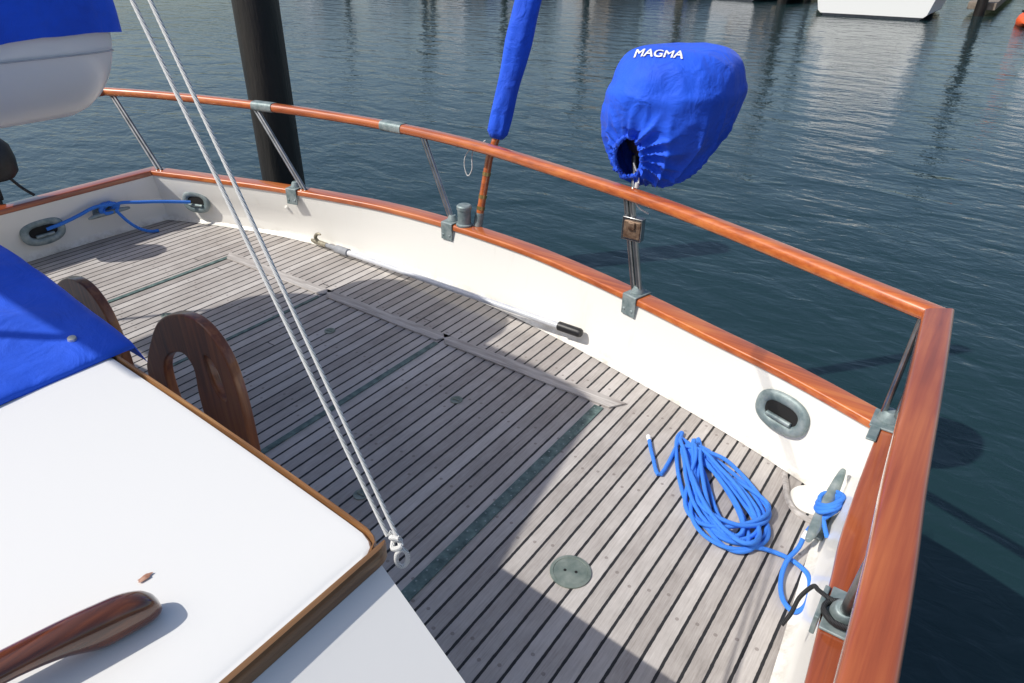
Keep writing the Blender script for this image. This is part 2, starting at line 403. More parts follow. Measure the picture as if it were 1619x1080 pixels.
mb=MB();mb.box((.028,1.32,.352),(.075,.14,.008));mb.lathe((.03,1.31,.355),(-.05,-.4,1),[(.034,0),(.03,.03),(.02,.05)],20);mb.box((-.02,1.33,.325),(.012,.11,.06))
obj('stanchion_bracket',mb,M['galv'],yacht,bevel=.003)
# hawse pipes
def hawse(c,t,n,a=.095,b=.062,r=.024):
    c=V(c);t=V(t).normalized();n=V(n).normalized();up=n.cross(t)*-1
    if up.z<0: up=-up
    g=empty('hawse_pipe',c,parent=yacht)
    mb=MB();rows=[]
    for i in range(40):
        th=2*math.pi*i/40;e=V((math.copysign(abs(math.cos(th))**.8,math.cos(th))*a,math.copysign(abs(math.sin(th))**.8,math.sin(th))*b,0))
        pc=c+t*e.x+up*e.y;rd=(t*e.x/a+up*e.y/b).normalized()
        rows.append([pc+(rd*math.cos(2*math.pi*k/12)*r+n*math.sin(2*math.pi*k/12)*r*.6) for k in range(12)])
    mb.grid(rows,True,True);obj('ring',mb,M['galv'],g)
    mb=MB();mb.add([c+n*.004+t*a*.85*math.cos(2*math.pi*i/32)+up*b*.85*math.sin(2*math.pi*i/32) for i in range(32)],[tuple(range(32))])
    obj('opening_shade',mb,M['dark'],g,smooth=False)  # flat black disc, the hole's shade is put into its colour
    mb=MB();mb.tube([c+n*.010-t*.05-up*.022,c+n*.012+t*.05-up*.022],.010,10);obj('roller',mb,M['galv'],g)
hawse((-.36,2.266,.195),(.94,-.32,0),(-.32,-.94,.15),.088,.056,.022)
hawse((-4.185,2.412,.158),(.93,.34,0),(.34,-.93,.03),.080,.054,.022)
hawse((-4.440,1.58,.155),(0,1,0),(1,0,.12),.10,.055)
mb=MB();p,t=cappt(-2.215);mb.lathe(p+V((0,0,.348)),(0,0,1),[(.045,0),(.045,.008),(.036,.012),(.036,.085),(.040,.088),(.040,.105),(.034,.112),(0,.114)],28)
obj('deck_vent',mb,M['galv'],yacht)
mb=MB();mb.lathe((-3.50,2.607,.215),(.2,-1,0),[(.022,0),(.022,.004),(.012,.008),(.011,.022),(0,.026)],16);obj('pad_eye',mb,M['white'],yacht)
# deck details
g=empty('deck_plate',(-.69,1.335,0),parent=yacht)
mb=MB();mb.lathe((-.69,1.335,.001),(0,0,1),[(.064,0),(.064,.004),(.054,.005),(.053,.003)],40);obj('rim',mb,M['bronze'],g)
mb=MB();mb.lathe((-.69,1.335,.001),(0,0,1),[(.0525,0),(.0525,.0035),(.02,.0045),(0,.0045)],40);obj('lid',mb,M['bronze'],g)
for dx in(-.016,.016):
    mb=MB();mb.lathe((-.69+dx,1.335+dx*.4,.0052),(0,0,1),[(.005,0),(.005,.0008),(0,.0009)],12);obj('key_hole',mb,M['dark'],g)
def strip(x,y0,y1,wd,mat,screws=True):
    mb=MB();mb.box((x,(y0+y1)/2,.0035),(wd,y1-y0,.004));o=obj('hinge_strip',mb,mat,yacht)
    if screws:
        mb=MB();y=y0+.03
        while y<y1:
            for s in(-1,1): mb.lathe((x+s*wd*.25,y+(.02 if s>0 else 0),.0056),(0,0,1),[(.0035,0),(.003,.0008),(0,.001)],8)
            y+=.05
        obj('screw',mb,M['galv'],o)['kind']='stuff'
strip(-1.04,.7,2.15,.042,M['green']);strip(-1.925,.7,2.15,.026,M['green'],False);strip(-2.75,.6,2.15,.018,M['green'],False);strip(-3.58,.7,2.19,.026,M['green'],False)
for a,b in((-3.60,-2.76),(-2.74,-1.94),(-1.92,-1.0)):
    mb=MB();y0=2.165;y1=2.232
    vs=[(a-.03,y1),(b+.045,y1),(b-.0,y0),(a+.035,y0)]
    mb.add([(x,y,z) for z in(.002,.010) for x,y in vs],[(3,2,1,0),(4,5,6,7),(0,1,5,4),(1,2,6,5),(2,3,7,6),(3,0,4,7)])
    obj('hatch_margin_board',mb,M['greywood'],yacht,smooth=False,bevel=.0015)
for x,y in((-2.42,1.93),(-1.55,1.84),(-3.2,1.55),(-1.46,1.2)):
    mb=MB();mb.lathe((x,y,.001),(0,0,1),[(.026,0),(.026,.004),(.019,.004),(.017,.001),(0,.001)],24);mb.tube([(x-.015,y,.004),(x+.015,y,.004)],.003,8)
    obj('ring_pull',mb,M['bronze'],yacht)
mb=MB();mb.lathe((-.165,2.10,.001),(0,0,1),[(.075,0),(.075,.002),(.065,.003),(0,.003)],32);obj('mooring_pad',mb,M['white'],yacht)
mb=MB();mb.tube(cat([(-.285,2.18,.004),(-.255,2.10,.004),(-.24,2.06,.004),(-.20,2.01,.004),(-.13,1.985,.004),(-.10,1.98,.004)],5),.011,8);obj('pad_margin',mb,M['greywood'],yacht)
def cleat(c,ax,up,L=.13,h=.06,k=1.0):
    c=V(c);ax=V(ax).normalized();up=V(up).normalized();mb=MB()
    mb.tube(cat([c+ax*-L+up*(h+.016),c+ax*-L*.5+up*(h+.003),c+up*h,c+ax*L*.5+up*(h+.003),c+ax*L+up*(h+.016)],6),[(.006+.010*math.sin(math.pi*i/24)**.6 if 0<i<24 else .006)*k for i in range(25)],12)
    for s in(-1,1): mb.tube([c+ax*s*.04,c+ax*s*.03+up*h],[.018*k,.012*k],12)
    mb.box(c+up*.004,(.05,.14,.008) if abs(up.z)>.5 else (.008,.14,.05))
    return obj('horn_cleat',mb,M['galv'],yacht,bevel=.002)
cleat((-.112,1.97,.02),(.05,1,.18),(0,0,1),.17,.08,1.3)
cleat((-4.455,1.95,.17),(0,1,0),(1,0,0),.13,.055)
# ------------------------------------------------------------------ cabin
cabin=empty('cabin',(-2.2,-.4,0),parent=yacht)
XR=-.662;XL=-3.87;YA=.575;YF=-1.8
def rz(x): 
    t=(x-XL)/(XR-XL);return .80+.075*4*t*(1-t)
nx=40;xs=[XL+(XR-XL)*i/nx for i in range(nx+1)]
xs=xs[:-1]+[XR-.04,XR-.02,XR-.008,XR]
def ya(x): 
    e=max(0,(x-(XR-.05))/.05);e2=max(0,(XL+.05-x)/.05);return YA-.03*(1-math.sqrt(max(0,1-max(e,e2)**2)))+.02*math.sin(math.pi*(x-XL)/(XR-XL))
mb=MB();rows=[]
for x in xs:
    rows.append([V((x,YF,rz(x)-.04)),V((x,YF,rz(x))),V((x,ya(x)-.02,rz(x))),V((x,ya(x)-.006,rz(x)-.003)),V((x,ya(x),rz(x)-.012)),V((x,ya(x),rz(x)-.04))])
mb.grid(rows,False,False,True,True);mb.grid([[V((x,YF,rz(x)-.04)),V((x,ya(x),rz(x)-.04))] for x in xs])
obj('roof',mb,M['roof'],cabin,center=False,weld=True)
mb=MB()
rows=[[V((x,ya(x)+o,rz(x)+z)) for o,z in((.001,-.034),(.008,-.034),(.009,-.004),(.006,.0005),(.001,.0005))] for x in xs]
mb.grid(rows,False,True,True,True);obj('roof_trim',mb,M['trimwood'],cabin,center=False)
mb=MB();ys=[YF+(YA-.025-YF)*i/20 for i in range(21)]
rows=[[V((XR+o,y,.80+z)) for o,z in((.001,-.036),(.012,-.036),(.014,-.006),(.011,.001),(.001,.001))] for y in ys]
rows+= [[V((XR+o,YA-.025+q,.80+z)) for o,z in((.001,-.036),(.012*k2,-.036),(.014*k2,-.006),(.011*k2,.001),(.001,.001))] for q,k2 in((.012,.95),(.022,.75),(.03,.4))]
mb.grid(rows,False,True,True,True);obj('roof_trim',mb,M['trimwoodY'],cabin,center=False)
mb=MB()
sec=[(XR+.0,.764,.562),(XR+.012,.763,.560),(-.445,.648,.53),(-.425,.62,.527),(-.42,.55,.525),(-.42,0,.525)]
rows=[[V((x,y if y<0 else ye,z)) for x,z,ye in sec] for y in(YF,1)]
mb.grid(rows);mb.add([(x,ye,z) for x,z,ye in sec]+[(XL,YA-.012,0),(XL,YA-.012,.756)],[tuple(range(8))])
mb.add([(XL,YF,.756),(XL,YA-.012,.756),(XL-.1,YA-.012,0),(XL-.1,YF,0)],[(0,1,2,3)])
obj('cabin_wall',mb,M['roof'],cabin,center=False,smooth=False)
# grab handle: bar with rounded section, feet at both ends and a scalloped underside
dirh=V((-.22,-.975,0)).normalized();sdh=V((-dirh.y,dirh.x,0));H0=V((-.822,.275,rz(-.82)))
tops=[(0,.022,.010,.010),(.006,.036,.004,.016),(.02,.050,.0,.021),(.045,.060,.0,.0235),(.08,.064,.0,.024),(.10,.065,.008,.024),(.13,.065,.024,.0235),(.18,.064,.034,.023),(.26,.063,.035,.023),(.33,.063,.034,.023),(.37,.063,.022,.0235),(.41,.062,.0,.024),(.46,.052,.0,.021),(.49,.030,.0,.014)]
mb=MB();rows=[]
tt=cat([(s,a,b) for s,a,b,c in tops],4);ww=cat([(c,0,0) for s,a,b,c in tops],4)
for q,w_ in zip(tt,ww):
    s,a,b=q;wd=w_.x;row=[];m_=(a+b)/2;hh_=max(.002,(a-b)/2)
    for k in range(20):
        an=2*math.pi*k/20;cx=math.copysign(abs(math.cos(an))**.7,math.cos(an));sz=math.copysign(abs(math.sin(an))**.7,math.sin(an))
        row.append(H0+dirh*s+sdh*cx*wd+V((0,0,m_+hh_*sz)))
    rows.append(row)
mb.grid(rows,False,True,True,True);obj('grab_handle',mb,M['handle'],cabin,angle=75)
mb=MB();cc=V((-.893,.292,rz(-.893)+.0015));ring=[]
for i in range(14):
    a=2*math.pi*i/14;rr=.009*(1+.7*noise.noise(V((math.cos(a)*2,math.sin(a)*2,3))));ring.append(cc+V((rr*math.cos(a)*.6,rr*math.sin(a)*1.2,.001)))
mb.add(ring+[cc+V((0,0,.003))],[(i,(i+1)%14,14) for i in range(14)]);obj('roof_spot',mb,M['stain'],None,'tiny brown leaf scrap on the white roof','spot')  # small flake standing for a brown stain on the roof
# ------------------------------------------------------------------ blue canvas on cabin
mb=MB();rows=[]
prof=[(-1.500,.002),(-1.508,.02),(-1.57,.040),(-1.67,.060),(-1.78,.080),(-1.90,.100),(-1.96,.112),(-2.05,.114),(-2.4,.115),(-2.7,.11),(-2.95,.06),(-3.0,.002)]
pp=cat([(x,z,0) for x,z in prof],7)
for i in range(60):
    y=.655-i*.02
    row=[]
    for k,p in enumerate(pp):
        wv=.014*noise.noise(V((p.x*3+y*3,y*3,1)))+.003*noise.noise(V((p.x*14+y*8,y*5,5)))
        dd=(p.x+1.62)*.80+(y-.60)*-.6
        wv+=.014*math.exp(-(dd/.03)**2)*min(1,max(0,(.64-y)*5))
        dd2=(p.x+1.90)*.95+(y-.60)*-.3
        wv+=.016*math.exp(-(dd2/.022)**2)*min(1,max(0,(.64-y)*5))
        zz=rz(p.x)+p.y
        if i==0: zz=rz(p.x)-.05+p.y*.1
        if i==1: zz=rz(p.x)+p.y*.75
        yy=y if i>0 else .655
        yy+=.012*noise.noise(V((p.x*7,y,9)))
        row.append(V((p.x+wv*.6,yy,zz+(wv if 0<k<len(pp)-1 and i>0 else 0))))
    rows.append(row)
mb.grid(rows,False,False)
cv=obj('canvas_cover',mb,M['bluesoft'],None,'royal blue canvas hatch cover snapped onto the white cabin roof','cover',angle=80)
cb=BVHTree.FromPolygons(mb.v,mb.f);hh=cb.ray_cast(V((-1.58,.545,2)),V((0,0,-1)))
mb=MB();mb.lathe(hh[0],hh[1] if hh[1].z>0 else -hh[1],[(.010,0),(.009,.005),(.004,.006),(0,.006)],16);obj('snap_fastener',mb,M['snap'],cv)
# ------------------------------------------------------------------ teak panels behind cabin
K=1.224
def shape_pts(dx,dz):
    o=[(-1.262,0),(-1.262,.40),(-1.262,.63),(-1.265,.765),(-1.283,.858),(-1.325,.912),(-1.381,.932),(-1.46,.918),(-1.545,.868),(-1.613,.785),(-1.655,.72),(-1.672,.667),(-1.672,.5),(-1.672,0)]
    def f(x,z):
        zz=1.7-(1.7-z)*K if z>.45 else z*.3
        return ((x+dx)*K,max(.02,zz+ (dz if z>.45 else 0)))
    out=[f(x,z) for x,z in o]
    h=[(-1.58,.60),(-1.585,.716),(-1.54,.785),(-1.465,.818),(-1.428,.785),(-1.435,.705),(-1.435,.60),(-1.45,.54),(-1.55,.54)]
    hole=[(p.x,p.y) for p in cat([(*f(x,z),0) for x,z in h],5,True)]
    sl=[]
    for i in range(20):
        a=2*math.pi*i/20;sl.append(f(-1.345+.028*math.cos(a)-.016*math.sin(a),.788+.062*math.copysign(abs(math.sin(a))**.7,math.sin(a))))
    return [(p.x,p.y) for p in cat([(x,z,0) for x,z in out],4,True)],hole,sl
for k,(dx,dz) in enumerate(((0,0),(-.54,-.075))):
    xf=Matrix(((1,0,0,0),(0,0,1,.90),(0,1,0,0),(0,0,0,1)))
    curve_plate('ladder_side_panel',list(shape_pts(dx,dz)),.032,M['darkwood'],xf,None,bevel=.006,smooth=True,label='dark varnished wooden panel with rounded top and two cut-outs',category='wooden panel',group='wooden panels behind the cabin')
# ------------------------------------------------------------------ boat hook
A0=V((-3.30,2.610,.035));B0=V((-1.335,2.500,.092));d=(B0-A0).normalized()
bh=empty('boat_hook',A0,'white telescopic boat hook with black grip lying against the bulwark','boat hook')
mb=MB();mb.tube([A0+d*.30,B0-d*.1],.0165,16);obj('shaft',mb,M['alu'],bh)
mb=MB();mb.tube([A0+d*.10,A0+d*.2,A0+d*.22,A0+d*.32,A0+d*.325],[.013,.015,.024,.024,.016],16);obj('collar',mb,M['grey'],bh)
mb=MB();s_=V((-d.y,d.x,0))
mb.tube(cat([A0+d*.12,A0+d*.05,A0+d*-.0,A0-d*.03+V((0,0,.003))],5),[.016]*10+[.013,.012,.011,.010,.009,.006],12)
mb.tube(cat([A0+d*.05,A0+d*.03+V((0,0,.03))-s_*.01,A0+d*.05+V((0,0,.06))-s_*.01,A0+d*.085+V((0,0,.065))-s_*.01],5),[.011]*10+[.010,.009,.009,.008,.007,.005],12)
obj('hook',mb,mottled('tarnished_hook',(.16,.15,.11),(.40,.36,.27),25,.45,.4,.001),bh)
mb=MB();mb.tube([B0-d*.13,B0-d*.125,B0-d*.01,B0,B0+d*.004],[.016,.0225,.0225,.019,.01],16);obj('grip',mb,M['black'],bh)
# ------------------------------------------------------------------ ropes
def rope(name,pts,r,mat,label,cat_='rope',n=6,parent=None,closed=False):
    mb=MB();mb.tube(cat(pts,n,closed),r,10,closed);return obj(name,mb,mat,parent,label,cat_ if parent is None else None)
pts=[];c0=V((-.465,1.955,0));ang=math.atan2(1.80-2.19,-.30+.66)
la=V((math.cos(ang),math.sin(ang),0));sa=V((-la.y,la.x,0))
random.seed(31)
RR=.0076
pts.append(V((-.775,2.07,RR+.001)));pts.append(V((-.72,1.985,RR+.001)));pts.append(V((-.65,1.905,RR+.001)))
loops=11
for k in range(loops):
    fk=k/(loops-1)
    A_=.285-.09*fk*random.uniform(.3,1.3);B_=.112-.080*((k*5)%loops)/loops
    off=la*(random.uniform(-.03,.04)+.01*fk)+sa*random.uniform(-.028,.028)
    tw=random.uniform(-.11,.11)
    for i in range(12):
        th=2*math.pi*i/12+math.pi*.95
        e=la*(A_*math.cos(th))+sa*(B_*math.sin(th)*(1+.55*math.cos(th)))
        if k%4==3: e+=sa*.04*math.sin(2*th)
        e=V((e.x*math.cos(tw)-e.y*math.sin(tw),e.x*math.sin(tw)+e.y*math.cos(tw),0))
        zz=RR+.001+.0040*k*(.6+.4*math.sin(th*2+k))
        pts.append(c0+off+e+V((random.uniform(-.005,.005),random.uniform(-.005,.005),zz)))
pts+=[V((-.41,1.78,.03)),V((-.30,1.75,.012)),V((-.22,1.77,.012)),V((-.15,1.775,.010)),V((-.09,1.745,.012)),V((-.067,1.68,.018)),V((-.062,1.61,.022)),V((-.085,1.575,.016)),V((-.125,1.61,.010)),V((-.15,1.68,.010)),V((-.155,1.75,.022)),V((-.14,1.82,.03)),V((-.13,1.88,.07))]
for i in range(16):
    a=i*1.45;pts.append(V((-.105+.034*math.cos(a),1.955+.055*math.sin(a)+.002*i,.085+.055*(.5+.5*math.cos(a*1.0+.6))+.0015*i)))
pts+=[V((-.10,1.90,.10)),V((-.075,1.87,.07))]
cp=cat(pts,5)
mb=MB();mb.tube(cp,RR,10);rc=obj('coiled_rope',mb,M['bluerope'],None,'bright blue braided rope coiled on the teak deck and cleated','rope')
mb=MB();mb.tube([pts[0]+V((-.010,.014,0)),pts[0]+V((.006,-.009,0))],RR+.001,12);obj('whipping',mb,M['whitetext'],rc)
mb=MB();mb.tube([V((-.137,1.845,.047)),V((-.133,1.867,.062))],RR+.0015,12);obj('whipping',mb,M['whitetext'],rc)
dl=[(-4.44,1.60,.16),(-4.42,1.68,.175),(-4.405,1.78,.20),(-4.395,1.87,.225)]
for i in range(14):
    a=i*1.7;dl.append((-4.405+.022*math.cos(a*1.3),1.945+.062*math.sin(a)*(1-.03*i)+.003*i,.195+.030*math.cos(a)))
dl+=[(-4.38,2.02,.215),(-4.33,2.12,.205),(-4.27,2.25,.185),(-4.20,2.38,.16)]
rope('dock_line',dl,.0105,M['bluerope'],'blue dock line made fast between two bulwark fairleads')
rope('tail_line',[(-4.39,1.99,.18),(-4.36,2.03,.10),(-4.34,2.08,.04),(-4.31,2.13,.012),(-4.28,2.17,.012)],.0095,M['bluerope'],'loose blue rope tail hanging from a cleat to deck')
pts=[]
for i in range(26):
    a=i*1.1;pts.append((.028+.042*math.cos(a),1.300-.01*i/26+.036*math.sin(a),.366+.02*i/26))
pts+=[(-.035,1.34,.37),(-.05,1.37,.345),(-.07,1.36,.30),(-.075,1.33,.27),(-.085,1.30,.25)]
rope('lashing_cord',pts,.0055,M['cord'],'black cord lashed round the rail stanchion base','cord')
# sheet lines
P0=V((-.640,.585,.790))
sh=empty('sheet_line',P0,'pair of white braided sheet lines rising from a roof corner eye','rope')
for q in(V((-1.190,.655,1.6)),V((-1.168,.672,1.6))):
    a=P0+V((0.0,.0,.025))+ (V((.010,.0,0)) if q.x>-1.18 else V((-.012,-.004,0)));dd=q-a
    mb=MB();mb.tube([a+dd*(t*.1) for t in range(24)],.0038,10);obj('line',mb,M['whiterope'],sh)
mb=MB();ring=[P0+V((.006*math.cos(a)+.014,.008*math.cos(a),-.016+.020*math.sin(a))) for a in[2*math.pi*i/20 for i in range(20)]]
mb.tube(ring,.0042,10,True)
mb.tube(cat([P0+V((-.012,0,.03)),P0+V((.0,0.006,.018)),P0+V((.014,0,.012)),P0+V((.0,-.006,.004)),P0+V((-.006,.006,.014)),P0+V((.010,.004,.020)),P0+V((-.004,-.004,.026)),P0+V((.012,0,.030))],5),.0046,8);obj('spliced_eye',mb,M['whiterope'],sh)
# ------------------------------------------------------------------ flag staff with furled flag
fb=V((-2.155,2.785,.345));fd=(V((-2.0,2.99,1.43))-V((-2.098,2.874,.794))).normalized()
p1=V((-2.125,2.85,.70))
fs=empty('flag_staff',fb,'varnished flag staff with a furled blue cover on the stern','flagpole')
mb=MB();mb.tube([fb,fb.lerp(p1,.5),p1,V((-2.098,2.874,.80)),V((-1.85,3.16,2.3))],.020,16);obj('staff',mb,M['varnish'],fs)
for t in(.25,.42,.75):
    mb=MB();q=fb.lerp(p1,t);mb.tube([q,q+(p1-fb)*.05],.0225,16);obj('band',mb,M['brass'],fs)
mb=MB();mb.tube([fb,fb.lerp(p1,.2)],.025,16);obj('socket',mb,M['galv'],fs)
mb=MB();rows=[];s0=V((-2.098,2.874,.80));ux=V((.93,.37,0))
for i in range(60):
    t=i/59;c=s0+fd*(t*1.7);ax=fd;uu=(ux-ax*ux.dot(ax)).normalized();ww=ax.cross(uu)
    rad=(.046+.018*t) if i>0 else .03
    rows.append([c+(uu*math.cos(a)*rad*1.12+ww*math.sin(a)*rad*.8)*(1+.07*math.sin(2*a+t*3)+.16*noise.noise(V((math.cos(a)*1.8,math.sin(a)*1.8,t*9)))) for a in[2*math.pi*k/28 for k in range(28)]])
mb.grid(rows,False,True,True,True);obj('furled_cover',mb,M['blue'],fs,angle=80)
rope('halyard',[(-2.13,2.83,.78),(-2.22,2.80,.73),(-2.25,2.80,.66),(-2.23,2.80,.60),(-2.2,2.80,.64),(-2.2,2.81,.73),(-2.14,2.84,.79)],.003,M['whiterope'],'thin white halyard looped below the hand rail')
# ------------------------------------------------------------------ grill with cover
gr=empty('covered_grill',(-1.19,2.58,.7),'round rail grill under a royal blue drawstring cover','grill')
C=V((-1.118,2.730,1.085));e1=V((.926,.378,0));e2=V((.378,-.926,0));e3=V((0,0,1))
pr=[(0,.245),(.08,.244),(.155,.236),(.208,.212),(.243,.165),(.258,.098),(.260,.02),(.250,-.05),(.224,-.12),(.185,-.185),(.14,-.24),(.09,-.275),(.045,-.29),(0,-.295)]
pc=cat([(r,z,0) for r,z in pr],12)
rows=[]
ox,oz=-.150,-.160
for p in pc:
    row=[]
    vz=min(1,max(0,(.245-p.y)/.54))
    for k in range(200):
        a=2*math.pi*k/200
        rad=max(p.x,1e-4)
        x=math.cos(a)*rad;y=math.sin(a)*rad*.95;z=p.y
        z+= .05*x*(1-vz*.4)
        xs_=-.055*vz**1.3+.004
        fr=min(1,max(0,y/(rad+.001)))
        w1=.022*noise.noise(V((x*5,y*5,z*5+4)))+.012*(.5-abs(noise.noise(V((x*9,y*9,z*5+2)))))
        fold=1-abs(math.sin(8.5*a+2.5*noise.noise(V((x*3,y*3,z*3)))))
        w1+=.028*(fold**2-.3)*max(0,min(1,(vz-.28)*2.0))
        aa=x+xs_-ox;bb=z-oz;dd=math.hypot(aa,bb);ph=math.atan2(bb,aa)
        g2=1-abs(math.sin(8*ph+2.0*noise.noise(V((x*6,y*6,z*6)))))
        w1+=.036*(g2**1.5-.35)*math.exp(-((dd-.09)/.10)**2)*fr
        w1+=.008*math.exp(-((vz-.30)/.05)**2)
        k_=min(1,rad/.06)
        x+=math.cos(a)*w1*k_;y+=math.sin(a)*w1*k_;z+=w1*.5*k_*(1 if vz<.5 else -.3)
        row.append(C+e1*(x+xs_)+e2*y+e3*z)
    rows.append(row)
mb=MB();mb.grid(rows,False,True)
def inhole(p,s=1):
    q=p-C;a=q.dot(e1);b=q.z
    return q.dot(e2)>.02 and ((a-ox)/(.052*s))**2+((b-oz)/(.086*s))**2<1
mb.f=[f for f in mb.f if not inhole(sum((mb.v[i] for i in f),V((0,0,0)))/len(f))]
cover=obj('grill_cover',mb,M['blue'],gr,weld=True,angle=80)
bvh=BVHTree.FromPolygons(mb.v,mb.f)
rim=[]
for i in range(48):
    a=2*math.pi*i/48
    for s in(1.10,1.18,1.3):
        q=C+e1*(ox+.052*s*math.cos(a))+e3*(oz+.086*s*math.sin(a))
        hit=bvh.ray_cast(q+e2*1,-e2)
        if hit[0] and (hit[0]-C).dot(e2)>0:
            rim.append(hit[0]-e2*.001+V((0,0,.003*math.sin(i*2.1))));break
mb=MB();mb.tube(rim,[.009+.003*math.sin(i*2.6) for i in range(len(rim))],8,True);obj('drawstring_hem',mb,M['blue'],gr,angle=80)
mb=MB();mb.lathe(C-V((0,0,.22))-e1*.03,(0,0,1),[(0,0),(.07,.02),(.13,.07),(.17,.15),(.19,.23),(.16,.33),(.1,.38),(0,.39)],36);obj('kettle',mb,M['black'],gr)
Q=C+e1*(ox+.02)+e3*(oz-.02)+e2*.02
mb=MB();mb.tube(cat([V((-1.19,2.565,.66)),V((-1.19,2.59,.74)),V((-1.20,2.62,.82)),Q],6),.014,12);mb.box(V((-1.15,2.545,.64)),(.09,.035,.10));obj('mounting_arm',mb,M['steel'],gr,bevel=.003)
mb=MB();mb.box(V((-1.145,2.525,.64)),(.075,.012,.075));mb.box(V((-1.145,2.515,.66)),(.03,.012,.03));obj('clamp_plate',mb,mottled('rusty_clamp',(.10,.05,.03),(.32,.22,.15),30,.5,.5,.001),gr,bevel=.003)
h0=bvh.ray_cast(C+e1*(ox+.05)+e3*(oz-.085)+e2,-e2)[0] or Q
mb=MB();mb.tube(cat([h0+V((-.03,0,.06)),h0,h0+V((.0,-.01,-.04)),h0+V((0,-.02,-.08)),h0+V((.03,-.03,-.11)),h0+V((.07,-.02,-.13))],5),.0035,8)
mb.tube([h0+V((.0,-.010,-.015)),h0+V((.0,-.012,-.035))],.009,10);obj('drawstring',mb,M['whiterope'],gr)
# lettering
fc=bpy.data.curves.new('lettering','FONT');fc.body='MAGMA';fc.size=.054;fc.align_x='CENTER';fc.resolution_u=4
to=bpy.data.objects.new('tmp',fc);COL.objects.link(to);bpy.context.view_layer.update()
tm=bpy.data.meshes.new_from_object(to.evaluated_get(bpy.context.evaluated_depsgraph_get()));bpy.data.objects.remove(to)
bm=bmesh.new();bm.from_mesh(tm);bmesh.ops.triangulate(bm,faces=bm.faces)
for _ in range(3):
    bmesh.ops.subdivide_edges(bm,edges=[e for e in bm.edges if e.calc_length()>.007],cuts=1);bmesh.ops.triangulate(bm,faces=bm.faces)
bm.to_mesh(tm);bm.free()
mb=MB();ca,sa2=math.cos(-.12),math.sin(-.12)
for li,(o1,o2_) in enumerate(((-.0013,0),(.0013,.0),(0,.0010),(0,-.0010))):
    ok=[];base=len(mb.v)
    for v in tm.vertices:
        x,y=v.co.x*.93+o1,v.co.y*1.2+o2_;x,y=x*ca-y*sa2,x*sa2+y*ca
        dv=(-e2+V((0,0,-.45))).normalized()
        o=C+e1*(x-.078)+e3*(y+.150)-dv*.6
        hit=bvh.ray_cast(o,dv)
        if hit[0]:
            n_=hit[1].normalized()
            if n_.dot(dv)>0:n_=-n_
            mb.v.append(hit[0]+n_*(.0030+.0005*li)-dv*.001);ok.append(True)
        else: mb.v.append(C.copy());ok.append(False)
    mb.f+=[tuple(i+base for i in p.vertices) for p in tm.polygons if all(ok[i] for i in p.vertices)]
obj('lettering',mb,M['whitetext'],gr,smooth=False)
# ------------------------------------------------------------------ dinghy
dg=empty('dinghy',(-3.12,.2,1.1),'white dinghy under a royal blue canvas cover slung above deck','dinghy')
DX=-3.11
def dsec(t):
    y=1.395-2.7*t
    e=min(1,(t/.06))if t<.06 else 1
    e=math.sqrt(1-(1-e)**2) if t<.06 else 1
    wd=.45*(1 if t<.5 else math.sqrt(max(.0004,1-((t-.5)/.5)**2)))
    wd=wd*(.84+.16*e)
    kz=1.065+(1-e)*.16+.12*max(0,t-.6)
    return y,wd,kz,1.405+.02*t
mb=MB();rows=[];ncv=24
TS=[0,.004,.01,.02,.035,.05,.06,.08]+[.1+.9*i/24 for i in range(25)]
for t in TS:
    y,wd,kz,gz=dsec(t);row=[]
    for k in range(ncv+1):
        a=math.pi*k/ncv;cx=math.cos(a);sx_=abs(math.sin(a))
        x=math.copysign(abs(cx)**.62,cx)*wd*(1-.10*sx_);z=gz-(gz-kz)*sx_**.75
        row.append(V((DX+x,y,z)))
    rows.append(row)
mb.grid(rows,False,False,True,True);obj('hull',mb,M['boatwhite'],dg,center=False,angle=60)
mb=MB();mb.tube([V((DX+dsec(t)[1]*.998,dsec(t)[0]+.001,dsec(t)[3]-.085)) for t in TS[2:]],.0030,8)
obj('rub_rail',mb,M['palegrey'],dg,center=False)
mb=MB();rows=[]
for t in TS:
    y,wd,kz,gz=dsec(t);row=[];y+= .030 if t<.03 else 0
    rise=.26*min(1,.75+t*6)*(1-.3*t)
    for k in range(49):
        a=math.pi*k/48;cx=math.cos(a)
        x=math.copysign(abs(cx)**.45,cx)*(wd+.020);z=gz+.005+rise*abs(math.sin(a))**.8
        if k in(0,48): z=gz-.030+.010*noise.noise(V((x*3,y*7,0)))
        z+=.014*noise.noise(V((x*5,y*5,2)));x+=.008*noise.noise(V((y*9,z*4,2)))
        row.append(V((DX+x,y,z)))
    rows.append(row)
mb.grid(rows,False,False,True,False);obj('boat_cover',mb,M['blue'],dg,center=False,angle=70)
om=empty('outboard_motor',(-4.45,1.46,.3),'black outboard motor clamped on the side rail','outboard motor')
mb=MB();mb.lathe((-4.46,1.44,.50),(0,0,1),[(0,0),(.10,.0),(.125,.03),(.13,.10),(.12,.17),(.08,.22),(0,.235)],28);obj('cowl',mb,M['black'],om)
mb=MB();mb.tube([(-4.55,1.44,.55),(-4.62,1.42,.1),(-4.62,1.42,-.05)],[.05,.045,.05],14);mb.box((-4.60,1.42,.45),(.12,.12,.2));obj('shaft_leg',mb,M['black'],om,bevel=.008)
mb=MB();mb.tube(cat([(-4.38,1.48,.52),(-4.36,1.52,.45),(-4.33,1.56,.40)],5),.008,10);obj('tiller',mb,M['black'],om)
